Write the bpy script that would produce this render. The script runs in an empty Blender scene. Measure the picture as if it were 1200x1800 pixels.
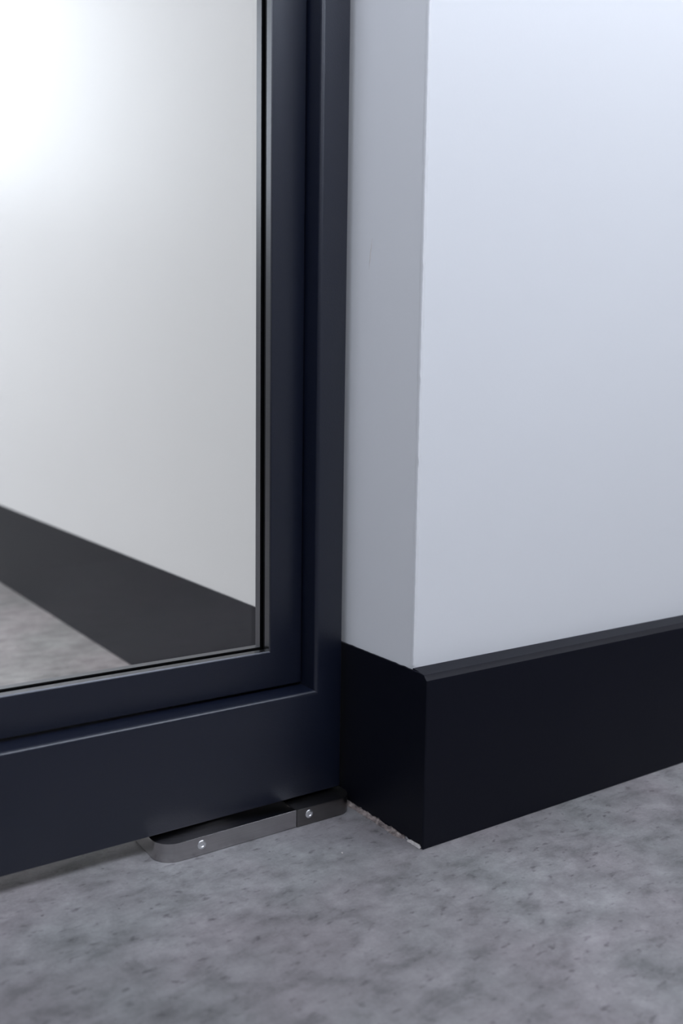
import bpy, bmesh, math, random
from mathutils import Vector, Matrix, noise

random.seed(7)
scene = bpy.context.scene
col = scene.collection

# ------------------------------------------------------------------ camera
# world: X along the front wall, Y into the depth (along the wall's return), Z up,
# origin on the floor at the outer corner of the skirting, metres
YAW, PITCH, ROLL = 0.6038, -0.1328, 0.0140
CAM = Vector((-0.4724, -0.5637, 0.3705))
fwd = Vector((math.sin(YAW) * math.cos(PITCH), math.cos(YAW) * math.cos(PITCH), math.sin(PITCH)))
rgt = Vector((math.cos(YAW), -math.sin(YAW), 0))
upv = rgt.cross(fwd)
r2 = rgt * math.cos(ROLL) + upv * math.sin(ROLL)
u2 = -rgt * math.sin(ROLL) + upv * math.cos(ROLL)
cam_data = bpy.data.cameras.new('camera')
cam = bpy.data.objects.new('camera', cam_data)
col.objects.link(cam)
m = Matrix((r2, u2, -fwd)).transposed().to_4x4()
m.translation = CAM
cam.matrix_world = m
cam_data.sensor_fit = 'VERTICAL'
cam_data.sensor_height = 36.0
cam_data.lens = 1698.8 / 1800 * 36.0
cam_data.clip_start = 0.01
cam_data.dof.use_dof = True
cam_data.dof.focus_distance = 0.80
cam_data.dof.aperture_fstop = 4.5
scene.camera = cam

# ------------------------------------------------------------------ world, daylight, exposure
world = bpy.data.worlds.new('world')
scene.world = world
world.use_nodes = True
bg = world.node_tree.nodes['Background']
bg.inputs['Color'].default_value = (0.62, 0.78, 1.0, 1)
bg.inputs['Strength'].default_value = 0.9

scene.view_settings.view_transform = 'Standard'
scene.view_settings.look = 'None'
scene.view_settings.gamma = 1.0
scene.view_settings.use_curve_mapping = False
scene.view_settings.exposure = 0.0

# rooms: the one the camera stands in, and the one behind the glass door
ROOM_W, ROOM_E, ROOM_S, CEIL = -3.0, 4.4, -1.05, 2.9
IN_W, IN_N = -2.6, 4.6
# (wall, centre along the wall, sill, head, width, watts, colour)
WINDOWS = [
    ('S', -1.10, 1.45, 2.7, 1.8, 75, (0.80, 0.86, 1.0)),
    ('S', 0.50, 1.26, 2.7, 1.0, 36, (0.78, 0.855, 1.0)),  # unseen window, added to lay sheen on the upper door frame
    ('S', 2.00, 1.45, 2.7, 1.8, 42, (0.95, 0.95, 1.0)),
    ('N', -1.65, 1.35, 2.7, 2.4, 35, (0.93, 0.97, 1.0)),
    ('C', 0.98, -1.7, -0.4, 1.5, 88, (0.97, 0.97, 1.0)),  # unseen skylight, added to brighten the floor behind the door
    ('W', 1.9, 0.10, 1.0, 2.6, 38, (1.0, 0.985, 0.97)),  # unseen low window, added to send light under the door
]


def window_light(wall, c, z0, z1, w, watts, colour):
    ld = bpy.data.lights.new('window_daylight', 'AREA')
    ld.shape = 'RECTANGLE'
    ld.size, ld.size_y = w, z1 - z0
    ld.energy = watts
    ld.color = colour
    lo = bpy.data.objects.new('window_daylight', ld)
    col.objects.link(lo)
    zc = (z0 + z1) / 2
    pos, d = {'S': ((c, ROOM_S - 0.10, zc), (0, 1, 0)),
              'E': ((ROOM_E + 0.10, c, zc), (-1, 0, 0)),
              'W': ((ROOM_W - 0.10, c, zc), (1, 0, 0)),
              'C': ((zc, c, CEIL + 0.08), (0, 0, -1)),   # added, unseen skylight: z0..z1 is its extent along X
              'N': ((c, IN_N + 0.10, zc), (0, -1, 0))}[wall]
    lo.location = pos
    if wall == 'C':
        ld.size, ld.size_y = z1 - z0, w
        return lo
    lo.rotation_euler = Vector(d).to_track_quat('-Z', 'Z').to_euler()
    return lo


for w_ in WINDOWS:
    window_light(*w_)


# ------------------------------------------------------------------ helpers
def new_mat(name):
    mt = bpy.data.materials.new(name)
    mt.use_nodes = True
    nt = mt.node_tree
    return mt, nt, nt.nodes['Principled BSDF']


def node(nt, typ, **kw):
    n = nt.nodes.new(typ)
    for k, v in kw.items():
        if hasattr(n, k):
            setattr(n, k, v)
        else:
            n.inputs[k].default_value = v
    return n


def noise_tex(nt, vec, scale, detail=4, rough=0.55, dist=0.0):
    n = nt.nodes.new('ShaderNodeTexNoise')
    n.inputs['Scale'].default_value = scale
    n.inputs['Detail'].default_value = detail
    n.inputs['Roughness'].default_value = rough
    n.inputs['Distortion'].default_value = dist
    nt.links.new(vec, n.inputs['Vector'])
    return n


def ramp(nt, fac, stops):
    r = nt.nodes.new('ShaderNodeValToRGB')
    el = r.color_ramp.elements
    while len(el) < len(stops):
        el.new(0.5)
    for e, (p, c) in zip(el, stops):
        e.position = p
        e.color = (*c, 1) if len(c) == 3 else c
    nt.links.new(fac, r.inputs['Fac'])
    return r


def mix_col(nt, blend, fac, a, b):
    n = nt.nodes.new('ShaderNodeMix')
    n.data_type = 'RGBA'
    n.blend_type = blend
    if isinstance(fac, float):
        n.inputs[0].default_value = fac
    else:
        nt.links.new(fac, n.inputs[0])
    for i, v in ((6, a), (7, b)):
        if isinstance(v, tuple):
            n.inputs[i].default_value = (*v, 1)
        else:
            nt.links.new(v, n.inputs[i])
    return n.outputs[2]


def coords(nt, scale=(1, 1, 1), rot=(0, 0, 0)):
    g = nt.nodes.new('ShaderNodeNewGeometry')
    mp = nt.nodes.new('ShaderNodeMapping')
    mp.inputs['Scale'].default_value = scale
    mp.inputs['Rotation'].default_value = rot
    nt.links.new(g.outputs['Position'], mp.inputs['Vector'])
    return mp.outputs['Vector']


def bump(nt, bsdf, height, strength, distance):
    b = nt.nodes.new('ShaderNodeBump')
    b.inputs['Strength'].default_value = strength
    b.inputs['Distance'].default_value = distance
    nt.links.new(height, b.inputs['Height'])
    nt.links.new(b.outputs['Normal'], bsdf.inputs['Normal'])


def link_obj(name, mesh, mat=None, parent=None):
    o = bpy.data.objects.new(name, mesh)
    col.objects.link(o)
    if mat:
        mesh.materials.append(mat)
    if parent:
        o.parent = parent
    return o


def from_bm(name, bm, mat, parent=None, smooth=False):
    bmesh.ops.recalc_face_normals(bm, faces=bm.faces[:])
    me = bpy.data.meshes.new(name)
    bm.to_mesh(me)
    bm.free()
    if smooth:
        for p in me.polygons:
            p.use_smooth = True
    return link_obj(name, me, mat, parent)


def add_box(bm, x0, x1, y0, y1, z0, z1, bev=0.0, seg=2):
    vs = [bm.verts.new((x, y, z)) for x in (x0, x1) for y in (y0, y1) for z in (z0, z1)]
    q = [(0, 1, 3, 2), (4, 6, 7, 5), (0, 4, 5, 1), (2, 3, 7, 6), (0, 2, 6, 4), (1, 5, 7, 3)]
    fs = [bm.faces.new([vs[i] for i in f]) for f in q]
    if bev:
        es = list({e for f in fs for e in f.edges})
        bmesh.ops.bevel(bm, geom=es, offset=bev, segments=seg, profile=0.5, affect='EDGES')


def box(name, mat, x0, x1, y0, y1, z0, z1, parent=None, bev=0.0, seg=2):
    bm = bmesh.new()
    add_box(bm, x0, x1, y0, y1, z0, z1, bev, seg)
    return from_bm(name, bm, mat, parent, smooth=False)


def structure(o, label, cat):
    o['kind'] = 'structure'
    o['label'] = label
    o['category'] = cat
    return o


def thing(o, label, cat, group=None):
    o['label'] = label
    o['category'] = cat
    if group:
        o['group'] = group
    return o


def sweep_frame(name, mat, x0, x1, z0, z1, profile, parent, smooth=True, angle=35):
    """mitred rectangular frame around the opening x0..x1, z0..z1; profile = closed list of
    (outward offset from the opening, y)"""
    bm = bmesh.new()
    rings = []
    for sx, sz, x, z in ((-1, -1, x0, z0), (1, -1, x1, z0), (1, 1, x1, z1), (-1, 1, x0, z1)):
        rings.append([bm.verts.new((x + sx * o, y, z + sz * o)) for o, y in profile])
    n = len(profile)
    for i in range(4):
        a, b = rings[i], rings[(i + 1) % 4]
        for k in range(n):
            bm.faces.new((a[k], a[(k + 1) % n], b[(k + 1) % n], b[k]))
    o = from_bm(name, bm, mat, parent)
    if smooth:
        shade_auto(o, angle)
    return o


def shade_auto(o, angle=35):
    me = o.data
    for p in me.polygons:
        p.use_smooth = True
    bm = bmesh.new()
    bm.from_mesh(me)
    lim = math.radians(angle)
    for e in bm.edges:
        e.smooth = len(e.link_faces) == 2 and e.calc_face_angle(0) < lim
    bm.to_mesh(me)
    bm.free()


def arc(cx, cy, r, a0, a1, n):
    return [(cx + r * math.cos(math.radians(a0 + (a1 - a0) * i / n)),
             cy + r * math.sin(math.radians(a0 + (a1 - a0) * i / n))) for i in range(n + 1)]


# ------------------------------------------------------------------ materials
def mat_wall(name, base, rough=0.32):
    mt, nt, b = new_mat(name)
    v = coords(nt)
    n1 = noise_tex(nt, v, 3.0, 3)
    c = mix_col(nt, 'MIX', n1.outputs['Fac'], tuple(x * 0.97 for x in base), tuple(min(1, x * 1.02) for x in base))
    nt.links.new(c, b.inputs['Base Color'])
    b.inputs['Roughness'].default_value = rough
    b.inputs['Specular IOR Level'].default_value = 0.5
    n2 = noise_tex(nt, v, 420.0, 3, 0.6)
    bump(nt, b, n2.outputs['Fac'], 0.06, 0.0008)
    return mt


M_WALL = mat_wall('wall_paint', (0.80, 0.80, 0.80))
M_GREY = mat_wall('grey_wall_paint', (0.20, 0.19, 0.185), 0.5)
M_CEIL = mat_wall('bare_concrete_ceiling', (0.34, 0.33, 0.32), 0.8)


def mat_concrete():
    mt, nt, b = new_mat('polished_concrete')
    v = coords(nt)
    vs = coords(nt, (1.0, 1.9, 1.0), (0, 0, math.radians(-20)))
    big = noise_tex(nt, v, 5.0, 3, 0.5, 0.4)
    tint = noise_tex(nt, v, 9.0, 3, 0.5, 0.3)
    mid = noise_tex(nt, vs, 22.0, 7, 0.66, 0.35)
    blot = noise_tex(nt, v, 48.0, 5, 0.62, 0.2)
    fine = noise_tex(nt, v, 420.0, 3, 0.6)
    fleck = noise_tex(nt, vs, 85.0, 3, 0.55, 0.2)
    speck = noise_tex(nt, v, 150.0, 1, 0.4)
    c = mix_col(nt, 'MIX', ramp(nt, tint.outputs['Fac'], [(0.35, (0, 0, 0)), (0.65, (1, 1, 1))]).outputs['Color'],
                (0.262, 0.240, 0.244), (0.246, 0.243, 0.240))
    for n_, st in ((big, [(0.32, (0.80,) * 3), (0.68, (1.18,) * 3)]),
                   (mid, [(0.33, (0.70,) * 3), (0.50, (1.0,) * 3), (0.68, (1.14,) * 3)]),
                   (blot, [(0.33, (0.80,) * 3), (0.66, (1.14,) * 3)]),
                   (fine, [(0.30, (0.92,) * 3), (0.70, (1.07,) * 3)]),
                   (fleck, [(0.28, (0.55, 0.53, 0.55)), (0.40, (1.0,) * 3)]),
                   (speck, [(0.16, (0.45, 0.44, 0.45)), (0.215, (1.0,) * 3)])):
        c = mix_col(nt, 'MULTIPLY', 1.0, c, ramp(nt, n_.outputs['Fac'], st).outputs['Color'])
    nt.links.new(c, b.inputs['Base Color'])
    rr = ramp(nt, mid.outputs['Fac'], [(0.3, (0.56,) * 3), (0.7, (0.44,) * 3)])
    nt.links.new(rr.outputs['Color'], b.inputs['Roughness'])
    bump(nt, b, blot.outputs['Fac'], 0.22, 0.0015)
    return mt


M_FLOOR = mat_concrete()


def mat_black(name, base, rough, bump_s, spec=0.5, scale=900):
    mt, nt, b = new_mat(name)
    b.inputs['Base Color'].default_value = (*base, 1)
    b.inputs['Roughness'].default_value = rough
    b.inputs['Specular IOR Level'].default_value = spec
    if bump_s:
        n = noise_tex(nt, coords(nt), scale, 2)
        bump(nt, b, n.outputs['Fac'], bump_s, 0.0004)
    return mt


M_STEEL = mat_black('black_powder_coat', (0.0038, 0.0062, 0.0165), 0.36, 0.25, 0.8)
M_BASE = mat_black('black_skirting_paint', (0.0042, 0.0048, 0.0095), 0.45, 0.12, 0.18, 300)
M_RUBBER = mat_black('black_rubber', (0.004, 0.004, 0.005), 0.8, 0.0, 0.2)
M_WINFRAME = mat_black('white_window_frame', (0.75, 0.75, 0.76), 0.4, 0.0)


def mat_stainless(name, base, rough, aniso=0.0):
    mt, nt, b = new_mat(name)
    b.inputs['Metallic'].default_value = 1.0
    v = coords(nt, (6, 6, 900))
    n = noise_tex(nt, v, 3.0, 3)
    c = ramp(nt, n.outputs['Fac'], [(0.3, tuple(x * 0.9 for x in base)), (0.7, base)])
    nt.links.new(c.outputs['Color'], b.inputs['Base Color'])
    b.inputs['Roughness'].default_value = rough
    if aniso:
        b.inputs['Anisotropic'].default_value = aniso
        b.inputs['Anisotropic Rotation'].default_value = 0.25
        tg = nt.nodes.new('ShaderNodeTangent')
        tg.direction_type = 'RADIAL'
        tg.axis = 'Z'
        nt.links.new(tg.outputs[0], b.inputs['Tangent'])
    bump(nt, b, n.outputs['Fac'], 0.05, 0.0003)
    return mt


M_INOX = mat_stainless('brushed_stainless', (0.45, 0.43, 0.43), 0.24, 0.75)
M_INOX_SHADED = mat_stainless('dull_stainless', (0.22, 0.21, 0.205), 0.3)  # end block's stainless, with the skirting's dark reflection put into its colour
M_BEAD = mat_stainless('satin_dark_metal', (0.145, 0.148, 0.16), 0.30)
M_SCREW = mat_stainless('screw_steel', (0.95, 0.95, 0.95), 0.35)


def mat_glass():
    mt = bpy.data.materials.new('door_glass')
    mt.use_nodes = True
    nt = mt.node_tree
    nt.nodes.clear()
    out = nt.nodes.new('ShaderNodeOutputMaterial')
    tr = nt.nodes.new('ShaderNodeBsdfTransparent')
    tr.inputs['Color'].default_value = (0.985, 0.99, 0.988, 1)
    gl = nt.nodes.new('ShaderNodeBsdfGlossy')
    gl.inputs['Roughness'].default_value = 0.0
    fr = nt.nodes.new('ShaderNodeFresnel')
    fr.inputs['IOR'].default_value = 1.5
    mx = nt.nodes.new('ShaderNodeMixShader')
    nt.links.new(fr.outputs[0], mx.inputs[0])
    nt.links.new(tr.outputs[0], mx.inputs[1])
    nt.links.new(gl.outputs[0], mx.inputs[2])
    nt.links.new(mx.outputs[0], out.inputs['Surface'])
    return mt


M_GLASS = mat_glass()


def mat_rubble():
    mt, nt, b = new_mat('crumbled_filler')
    n = noise_tex(nt, coords(nt), 160, 5, 0.7)
    c = ramp(nt, n.outputs['Fac'], [(0.32, (0.07, 0.058, 0.058)), (0.52, (0.22, 0.18, 0.165)), (0.72, (0.44, 0.38, 0.34))])
    nt.links.new(c.outputs['Color'], b.inputs['Base Color'])
    b.inputs['Roughness'].default_value = 0.95
    return mt


M_RUBBLE = mat_rubble()
M_PLASTER = mat_wall('bare_plaster', (0.60, 0.56, 0.53), 0.9)

# ------------------------------------------------------------------ setting: floor, walls, ceiling
WX, WY = 0.0015, 0.0200          # the painted corner of the wall
DOOR_L = -0.960                  # left edge of the door leaf
HEAD = 2.34                      # top of the doorway
PART_Y0, PART_Y1 = 0.02, 0.16    # partition on the far side of the doorway

structure(box('floor', M_FLOOR, -3.2, 4.6, ROOM_S - 0.2, 4.8, -0.12, 0.0),
          'grey mottled polished concrete floor', 'floor')

bm = bmesh.new()
add_box(bm, WX, ROOM_E + 0.2, WY, IN_N + 0.2, 0, CEIL, 0.0)
es = [e for e in bm.edges if all(abs(v.co.x - WX) < 1e-5 and abs(v.co.y - WY) < 1e-5 for v in e.verts)]
bmesh.ops.bevel(bm, geom=es, offset=0.0012, segments=3, profile=0.5, affect='EDGES')
wall_right = structure(from_bm('wall_right', bm, M_WALL), 'white painted wall ending in an outer corner beside the door', 'wall')
shade_auto(wall_right, 40)

structure(box('wall_partition', M_WALL, -3.0, DOOR_L - 0.012, PART_Y0, PART_Y1, 0, CEIL),
          'white wall on the far side of the doorway', 'wall')
structure(box('wall_header', M_WALL, DOOR_L - 0.012, WX, PART_Y0, PART_Y1, HEAD, CEIL),
          'white wall panel above the doorway', 'wall')
bm = bmesh.new()
_w, cy_, sx0, sx1, sw = [w_ for w_ in WINDOWS if w_[0] == 'C'][0][:5]
for x0, x1, y0, y1 in ((-3.2, 4.6, ROOM_S - 0.2, cy_ - sw / 2), (-3.2, 4.6, cy_ + sw / 2, 4.8),
                       (-3.2, sx0, cy_ - sw / 2, cy_ + sw / 2), (sx1, 4.6, cy_ - sw / 2, cy_ + sw / 2)):
    add_box(bm, x0, x1, y0, y1, CEIL, CEIL + 0.1)
structure(from_bm('ceiling', bm, M_CEIL), 'bare grey concrete ceiling with a skylight', 'ceiling')


def wall_with_windows(name, axis, pos, a0, a1, wins, thick, label, mat=None):
    """a wall on the plane axis = pos (thickness outward), along a0..a1, with window openings"""
    bm = bmesh.new()
    lo, hi = (pos, pos + thick) if thick > 0 else (pos + thick, pos)

    def b(u0, u1, z0, z1):
        if axis == 'Y':
            add_box(bm, u0, u1, lo, hi, z0, z1)
        else:
            add_box(bm, lo, hi, u0, u1, z0, z1)
    cur = a0
    for c, z0, z1, w in sorted(wins):
        b(cur, c - w / 2, 0, CEIL)
        b(c - w / 2, c + w / 2, 0, z0)
        b(c - w / 2, c + w / 2, z1, CEIL)
        cur = c + w / 2
    b(cur, a1, 0, CEIL)
    return structure(from_bm(name, bm, mat or M_WALL), label, 'wall')


def wins_of(k):
    return [(c, z0, z1, w) for wl, c, z0, z1, w, *_ in WINDOWS if wl == k]


wall_with_windows('wall_back', 'Y', ROOM_S, ROOM_W - 0.2, ROOM_E + 0.2, wins_of('S'), -0.2, 'grey window wall behind the viewer', M_GREY)
wall_with_windows('wall_east', 'X', ROOM_E, ROOM_S, WY, wins_of('E'), 0.2, 'white window wall at the right of the room')
wall_with_windows('wall_west', 'X', ROOM_W, ROOM_S, IN_N + 0.2, wins_of('W'), -0.2, 'grey wall at the left end of both rooms', M_GREY)
wall_with_windows('wall_north', 'Y', IN_N, ROOM_W, WX, wins_of('N'), 0.2, 'white window wall of the room behind the glass door')

for i, (wl, c, z0, z1, w, *_r) in enumerate(WINDOWS):
    if wl == 'C':
        continue
    bm = bmesh.new()
    t = 0.05
    cells = [(c - w / 2, c - w / 2 + t, z0, z1), (c + w / 2 - t, c + w / 2, z0, z1), (c - t / 2, c + t / 2, z0 + t, z1 - t),
             (c - w / 2 + t, c + w / 2 - t, z0, z0 + t), (c - w / 2 + t, c + w / 2 - t, z1 - t, z1)]
    for u0, u1, a, b_ in cells:
        if wl == 'S':
            add_box(bm, u0, u1, ROOM_S - 0.09, ROOM_S - 0.03, a, b_)
        elif wl == 'W':
            add_box(bm, ROOM_W - 0.09, ROOM_W - 0.03, u0, u1, a, b_)
        elif wl == 'N':
            add_box(bm, u0, u1, IN_N + 0.03, IN_N + 0.09, a, b_)
    structure(from_bm('window_%d' % (i + 1), bm, M_WINFRAME), 'white framed two light window letting daylight in', 'window')

# ------------------------------------------------------------------ skirting
# front board: profile in (y, z), run along +X
BT = 0.1455
prof = [(WY, 0.0), (0.0008, 0.0), (0.0, 0.0008), (0.0, 0.1385), (0.0004, 0.1398), (0.0014, 0.1408),
        (0.0036, 0.1432), (0.0044, 0.1437), (WY, 0.1452)]
bm = bmesh.new()
xs = [WX, 3.0, ROOM_E]
rings = []
for i, x in enumerate(xs):
    rings.append([bm.verts.new((x, y, z)) for y, z in prof])
n = len(prof)
for a, b in zip(rings, rings[1:]):
    for k in range(n):
        bm.faces.new((a[k], a[(k + 1) % n], b[(k + 1) % n], b[k]))
bm.faces.new(rings[0]); bm.faces.new(rings[-1])
o = structure(from_bm('baseboard_right', bm, M_BASE), 'black moulded skirting board along the front of the white wall', 'baseboard')
shade_auto(o, 25)

# return board: thin, almost flush with the wall, ragged foot near the corner
def prof_top(y):
    pts = prof[3:]
    for (ya, za), (yb, zb) in zip(pts, pts[1:]):
        if ya <= y <= yb:
            return za + (zb - za) * (y - ya) / max(yb - ya, 1e-9)
    return 0.1442


bm = bmesh.new()
N = 300
cols = []
for i in range(N + 1):
    t = i / N
    y = 0.60 * t ** 1.6 + (IN_N - 0.61) * t ** 8
    foot = 0.0002
    if y < 0.14:
        foot = max(0.0004, 0.0030 * min(1, y / 0.004) + 0.0020 * noise.noise((y * 90, 0, 3)) + 0.0012 * noise.noise((y * 300, 2, 0)))
    top = min(0.1442 + (0.00035 * noise.noise((y * 150, 5, 1)) if y < 0.3 else 0), prof_top(y) if y < WY else 1)
    ch = 0.0004
    R_c = 0.0013                      # eased corner towards the front board
    xf = R_c - math.sqrt(max(0.0, R_c ** 2 - max(0.0, R_c - y) ** 2))
    cols.append([bm.verts.new((xf, y, foot)), bm.verts.new((xf, y, top - ch)), bm.verts.new((min(xf + ch, WX), y, top)),
                 bm.verts.new((WX, y, top)), bm.verts.new((WX, y, foot))])
for a, b in zip(cols, cols[1:]):
    for k in range(5):
        bm.faces.new((a[k], a[(k + 1) % 5], b[(k + 1) % 5], b[k]))
bm.faces.new(cols[0]); bm.faces.new(cols[-1])
o = structure(from_bm('baseboard_left', bm, M_BASE), 'flush black skirting board on the wall return behind the door', 'baseboard')
shade_auto(o, 30)

# ------------------------------------------------------------------ the glass door
DR, DB, DT = -0.0090, 0.0180, HEAD - 0.008
DY0, DY1 = 0.1050, 0.1500
door = bpy.data.objects.new('door_1', None)
col.objects.link(door)
structure(door, 'black steel framed glass pivot door', 'door')
# outer frame: opening at x = -0.036, z = 0.1095, wide stiles and a deep bottom rail
OX0, OX1, OZ0, OZ1 = DOOR_L + 0.027, -0.0360, 0.1095, DT - 0.03


def outer_frame():
    bm = bmesh.new()
    r = 0.0036
    # cross-section rings: inner side back, inner side front (rounded), outer face (rounded), outer side back
    def ring(ix, iz, ox, oz, sx, sz):
        pts = [(ix, DY1, iz)]
        for k in range(9):
            a = math.radians(90 * k / 8)
            d, y = r - r * math.cos(a), DY0 + r - r * math.sin(a)
            pts.append((ix + sx * d, y, iz + sz * d))
        ro = 0.0010
        for k in range(5):
            a = math.radians(90 - 90 * k / 4)
            d, y = ro - ro * math.cos(a), DY0 + ro - ro * math.sin(a)
            pts.append((ox - sx * d, y, oz - sz * d))
        pts.append((ox, DY1, oz))
        return [bm.verts.new(p) for p in pts]
    rs = [ring(OX0, OZ0, DOOR_L, DB, -1, -1), ring(OX1, OZ0, DR, DB, 1, -1),
          ring(OX1, OZ1, DR, DT, 1, 1), ring(OX0, OZ1, DOOR_L, DT, -1, 1)]
    n = len(rs[0])
    for i in range(4):
        a, b = rs[i], rs[(i + 1) % 4]
        for k in range(n):
            bm.faces.new((a[k], a[(k + 1) % n], b[(k + 1) % n], b[k]))
    o = from_bm('door_frame', bm, M_STEEL, door)
    shade_auto(o, 30)
    return o


outer_frame()
# inner glazing frame, set back in the outer one, with a hairline gap and rounded outer edge
IY = 0.1245
GX0, GX1, GZ0, GZ1 = OX0 + 0.033, -0.0692, 0.1438, OZ1 - 0.033
w_in = (OX1 - 0.0012) - GX1
wr = 0.0018
ip = [(0.0, IY + 0.0006), (0.0006, IY)]
ip += [(w_in - wr + wr * math.sin(math.radians(a)), IY + wr - wr * math.cos(math.radians(a))) for a in (0, 22, 45, 68, 90)]
ip += [(w_in, 0.1325), (0.0, 0.1325)]
sweep_frame('glazing_frame', M_STEEL, GX0, GX1, GZ0, GZ1, ip, door)
# rear stop, seen through the pane
bp = [(-0.0006, IY + 0.0008), (0.0001, IY + 0.0004), (0.0001, 0.1325), (-0.0006, 0.1325)]
sweep_frame('glazing_bead', M_BEAD, GX0, GX1, GZ0, GZ1, bp, door)
rp = [(-0.0004, 0.1412), (w_in, 0.1412), (w_in, 0.1490), (-0.0004, 0.1490)]
sweep_frame('glazing_stop', M_BEAD, GX0, GX1, GZ0, GZ1, rp, door)
# rubber gaskets either side of the pane
gp = [(0.0005, 0.1325), (0.012, 0.1325), (0.012, 0.1365), (0.0005, 0.1365)]
sweep_frame('gasket', M_RUBBER, GX0, GX1, GZ0, GZ1, gp, door)
gp = [(0.0005, 0.1405), (0.012, 0.1405), (0.012, 0.1412), (0.0005, 0.1412)]
sweep_frame('gasket', M_RUBBER, GX0, GX1, GZ0, GZ1, gp, door)
box('glass_pane', M_GLASS, GX0 - 0.011, GX1 + 0.011, 0.1366, 0.1404, GZ0 - 0.011, GZ1 + 0.011, door)

# ------------------------------------------------------------------ floor pivot bracket under the door
piv = bpy.data.objects.new('floor_pivot', None)
piv.location = (-0.1, 0.115, 0)
col.objects.link(piv)
thing(piv, 'brushed stainless steel pivot bracket on the floor under the glass door', 'door hardware')
BX0, BX1, BY0, BY1, BZ = -0.1865, -0.0060, 0.0885, 0.1460, 0.0152


def plate(name, outline, z0, z1, mat, bev=0.0007):
    bm = bmesh.new()
    px, py = piv.location.x, piv.location.y
    lo = [bm.verts.new((x - px, y - py, z0)) for x, y in outline]
    hi = [bm.verts.new((x - px, y - py, z1)) for x, y in outline]
    nn = len(outline)
    for k in range(nn):
        bm.faces.new((lo[k], lo[(k + 1) % nn], hi[(k + 1) % nn], hi[k]))
    ft, fb = bm.faces.new(hi), bm.faces.new(lo)
    bmesh.ops.bevel(bm, geom=list(ft.edges) + list(fb.edges), offset=bev, segments=2, profile=0.5, affect='EDGES')
    o = from_bm(name, bm, mat, piv)
    shade_auto(o, 35)
    return o


SEAM = -0.0640
out_main = [(SEAM, BY0), (SEAM, BY1), (BX0 + 0.006, BY1), (BX0, BY1 - 0.006)]
out_main += arc(BX0 + 0.017, BY0 + 0.017, 0.017, 180, 270, 14)
plate('bracket_arm', out_main, 0.0003, BZ, M_INOX)
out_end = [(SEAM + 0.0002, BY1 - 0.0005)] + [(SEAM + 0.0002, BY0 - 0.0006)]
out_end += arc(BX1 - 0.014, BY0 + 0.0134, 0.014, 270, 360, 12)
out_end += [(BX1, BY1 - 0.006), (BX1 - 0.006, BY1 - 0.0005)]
plate('bracket_block', out_end[::-1], 0.0003, BZ, M_INOX_SHADED)
px, py = piv.location.x, piv.location.y


def screw(x, z, y):
    bm = bmesh.new()
    R_, segs = 0.0040, 20
    rings = []
    for r_, dy in ((R_ * 0.9, 0.0002), (R_ * 0.9, -0.0003), (R_ * 0.8, -0.0007), (R_ * 0.45, -0.0009), (R_ * 0.34, -0.0004)):
        rings.append([bm.verts.new((x - px + r_ * math.cos(2 * math.pi * k / segs), y + dy - py, z + r_ * math.sin(2 * math.pi * k / segs))) for k in range(segs)])
    for a, b in zip(rings, rings[1:]):
        for k in range(segs):
            bm.faces.new((a[k], a[(k + 1) % segs], b[(k + 1) % segs], b[k]))
    bm.faces.new(rings[-1])
    bm.faces.new(rings[0])
    o = from_bm('screw', bm, M_SCREW, piv)
    shade_auto(o, 40)


screw(-0.1516, 0.0088, BY0)
screw(-0.0518, 0.0096, BY0 - 0.0006)
# pivot pin carrying the door
bm = bmesh.new()
bmesh.ops.create_cone(bm, cap_ends=True, segments=24, radius1=0.008, radius2=0.008, depth=0.0036,
                      matrix=Matrix.Translation((-0.035 - px, 0.128 - py, BZ + 0.0012)))
from_bm('pivot_pin', bm, M_INOX, piv)


# ------------------------------------------------------------------ wear along the skirting foot and the wall corner
bm = bmesh.new()
NY, NX = 150, 9
g = []
for i in range(NY + 1):
    y = 0.0235 + 0.0945 * i / NY
    w = 0.0048 + 0.0022 * noise.noise((y * 70, 1, 0)) + 0.0012 * noise.noise((y * 260, 4, 0))
    h = 0.0030 + 0.0018 * noise.noise((y * 120, 7, 2)) + 0.0008 * noise.noise((y * 420, 3, 9))
    w *= min(1.0, 0.35 + i / 10, 0.35 + (NY - i) / 10)
    row = []
    for k in range(NX + 1):
        t = k / NX
        x = 0.0012 - w * t
        z = h * (1 - t) ** 1.3 + 0.0009 * noise.noise((x * 700, y * 420, 5)) * (1 - t * 0.6)
        if k == NX:
            z = 0.0
        row.append(bm.verts.new((x, y, max(0.0001, z))))
    g.append(row)
for i in range(NY):
    for k in range(NX):
        bm.faces.new((g[i][k], g[i + 1][k], g[i + 1][k + 1], g[i][k + 1]))
o = from_bm('crumbled_filler', bm, M_RUBBLE, None)
thing(o, 'crumbly beige line of filler on the floor along the black skirting of the wall return', 'filler')

bm = bmesh.new()
ys = [0.0025 + 0.0165 * i / 22 for i in range(23)]
lo, hi, bk = [], [], []
for i, y in enumerate(ys):
    e = min(1.0, (i + 1) / 5, (23 - i) / 5)
    zt = 0.0008 + e * (0.0014 + 0.0014 * noise.noise((y * 500, 2, 2)))
    xo = -0.0007 + 0.0004 * noise.noise((y * 380, 8, 1))
    lo.append(bm.verts.new((xo - 0.0006, y, 0.0003)))
    hi.append(bm.verts.new((xo, y, zt)))
    bk.append(bm.verts.new((0.0012, y, zt + 0.0003)))
for i in range(22):
    bm.faces.new((lo[i], lo[i + 1], hi[i + 1], hi[i]))
    bm.faces.new((hi[i], hi[i + 1], bk[i + 1], bk[i]))
    bm.faces.new((bk[i], bk[i + 1], lo[i + 1], lo[i]))
bm.faces.new((lo[0], hi[0], bk[0])); bm.faces.new((lo[-1], hi[-1], bk[-1]))
o = from_bm('plaster_chip', bm, M_PLASTER)
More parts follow.
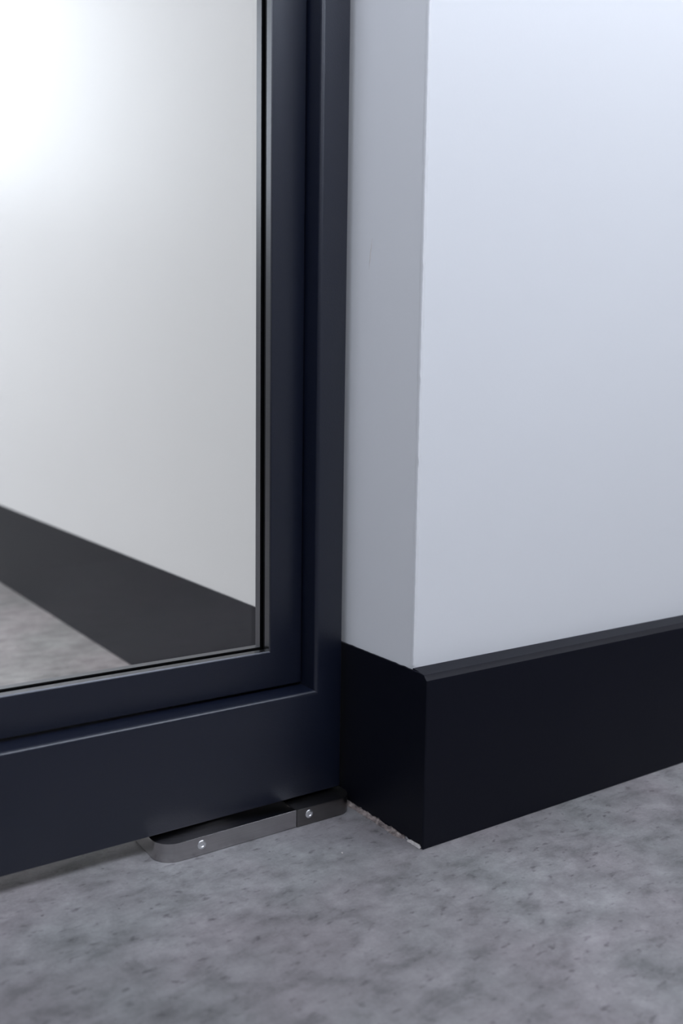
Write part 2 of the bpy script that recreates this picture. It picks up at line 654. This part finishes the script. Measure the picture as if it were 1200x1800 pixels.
thing(o, 'white plaster chip at the broken foot of the skirting corner', 'debris')

# a loose crumb out on the concrete
bm = bmesh.new()
bmesh.ops.create_icosphere(bm, subdivisions=1, radius=0.0011)
for v in bm.verts:
    v.co *= 0.75 + 0.5 * random.random()
    v.co.z *= 0.6
    v.co += Vector((-0.0571, 0.0309, 0.0005))
o = from_bm('plaster_crumb', bm, M_PLASTER)
thing(o, 'tiny white crumb lying on the concrete in front of the pivot bracket end', 'debris')

# built-up paint along the wall's corner, with curled nicks
bm = bmesh.new()
NZ = 620
rows = []
for i in range(NZ + 1):
    z = 0.1470 + 0.95 * i / NZ
    nick = max(0.0, noise.noise((z * 95, 3, 1)) - 0.18) * (1.0 if 0.22 < z < 0.46 else 0.35)
    w = 0.0032 + 0.0007 * noise.noise((z * 60, 0, 7)) - 0.0045 * nick
    th = 0.00050 + 0.00022 * noise.noise((z * 110, 6, 6)) + 0.0012 * nick
    xl = WX - 0.00035 - 0.00022 * noise.noise((z * 160, 1, 1))
    rows.append([bm.verts.new(p) for p in ((xl, WY + 0.0022, z), (xl, WY + 0.0003, z), (xl + 0.0004, WY - th, z),
                                           (WX + w * 0.62, WY - th, z), (WX + w, WY + 0.0001, z))])
for a, b in zip(rows, rows[1:]):
    for k in range(4):
        bm.faces.new((a[k], a[k + 1], b[k + 1], b[k]))
o = from_bm('corner_bead', bm, M_WALL, wall_right)
shade_auto(o, 50)


def sliver(name, pts, r, mat, parent):
    """thin tapered ridge following pts"""
    bm = bmesh.new()
    rings = []
    n = len(pts)
    for i, p in enumerate(pts):
        rr = r * max(0.15, math.sin(math.pi * (i + 0.3) / (n - 0.4)))
        p = Vector(p)
        rings.append([bm.verts.new(p + Vector((-rr if k == 1 else 0.0002, (-rr, 0, rr)[k], 0))) for k in range(3)])
    for a, b in zip(rings, rings[1:]):
        for k in range(3):
            bm.faces.new((a[k], a[(k + 1) % 3], b[(k + 1) % 3], b[k]))
    return from_bm(name, bm, mat, parent)


o = sliver('scratch', [(WX, 0.0885 - 0.0004 * i + 0.0002 * (i % 3), 0.462 + 0.0028 * i) for i in range(10)], 0.00055, M_PLASTER, wall_right)
o['label'] = 'short pale upright scratch in the paint'
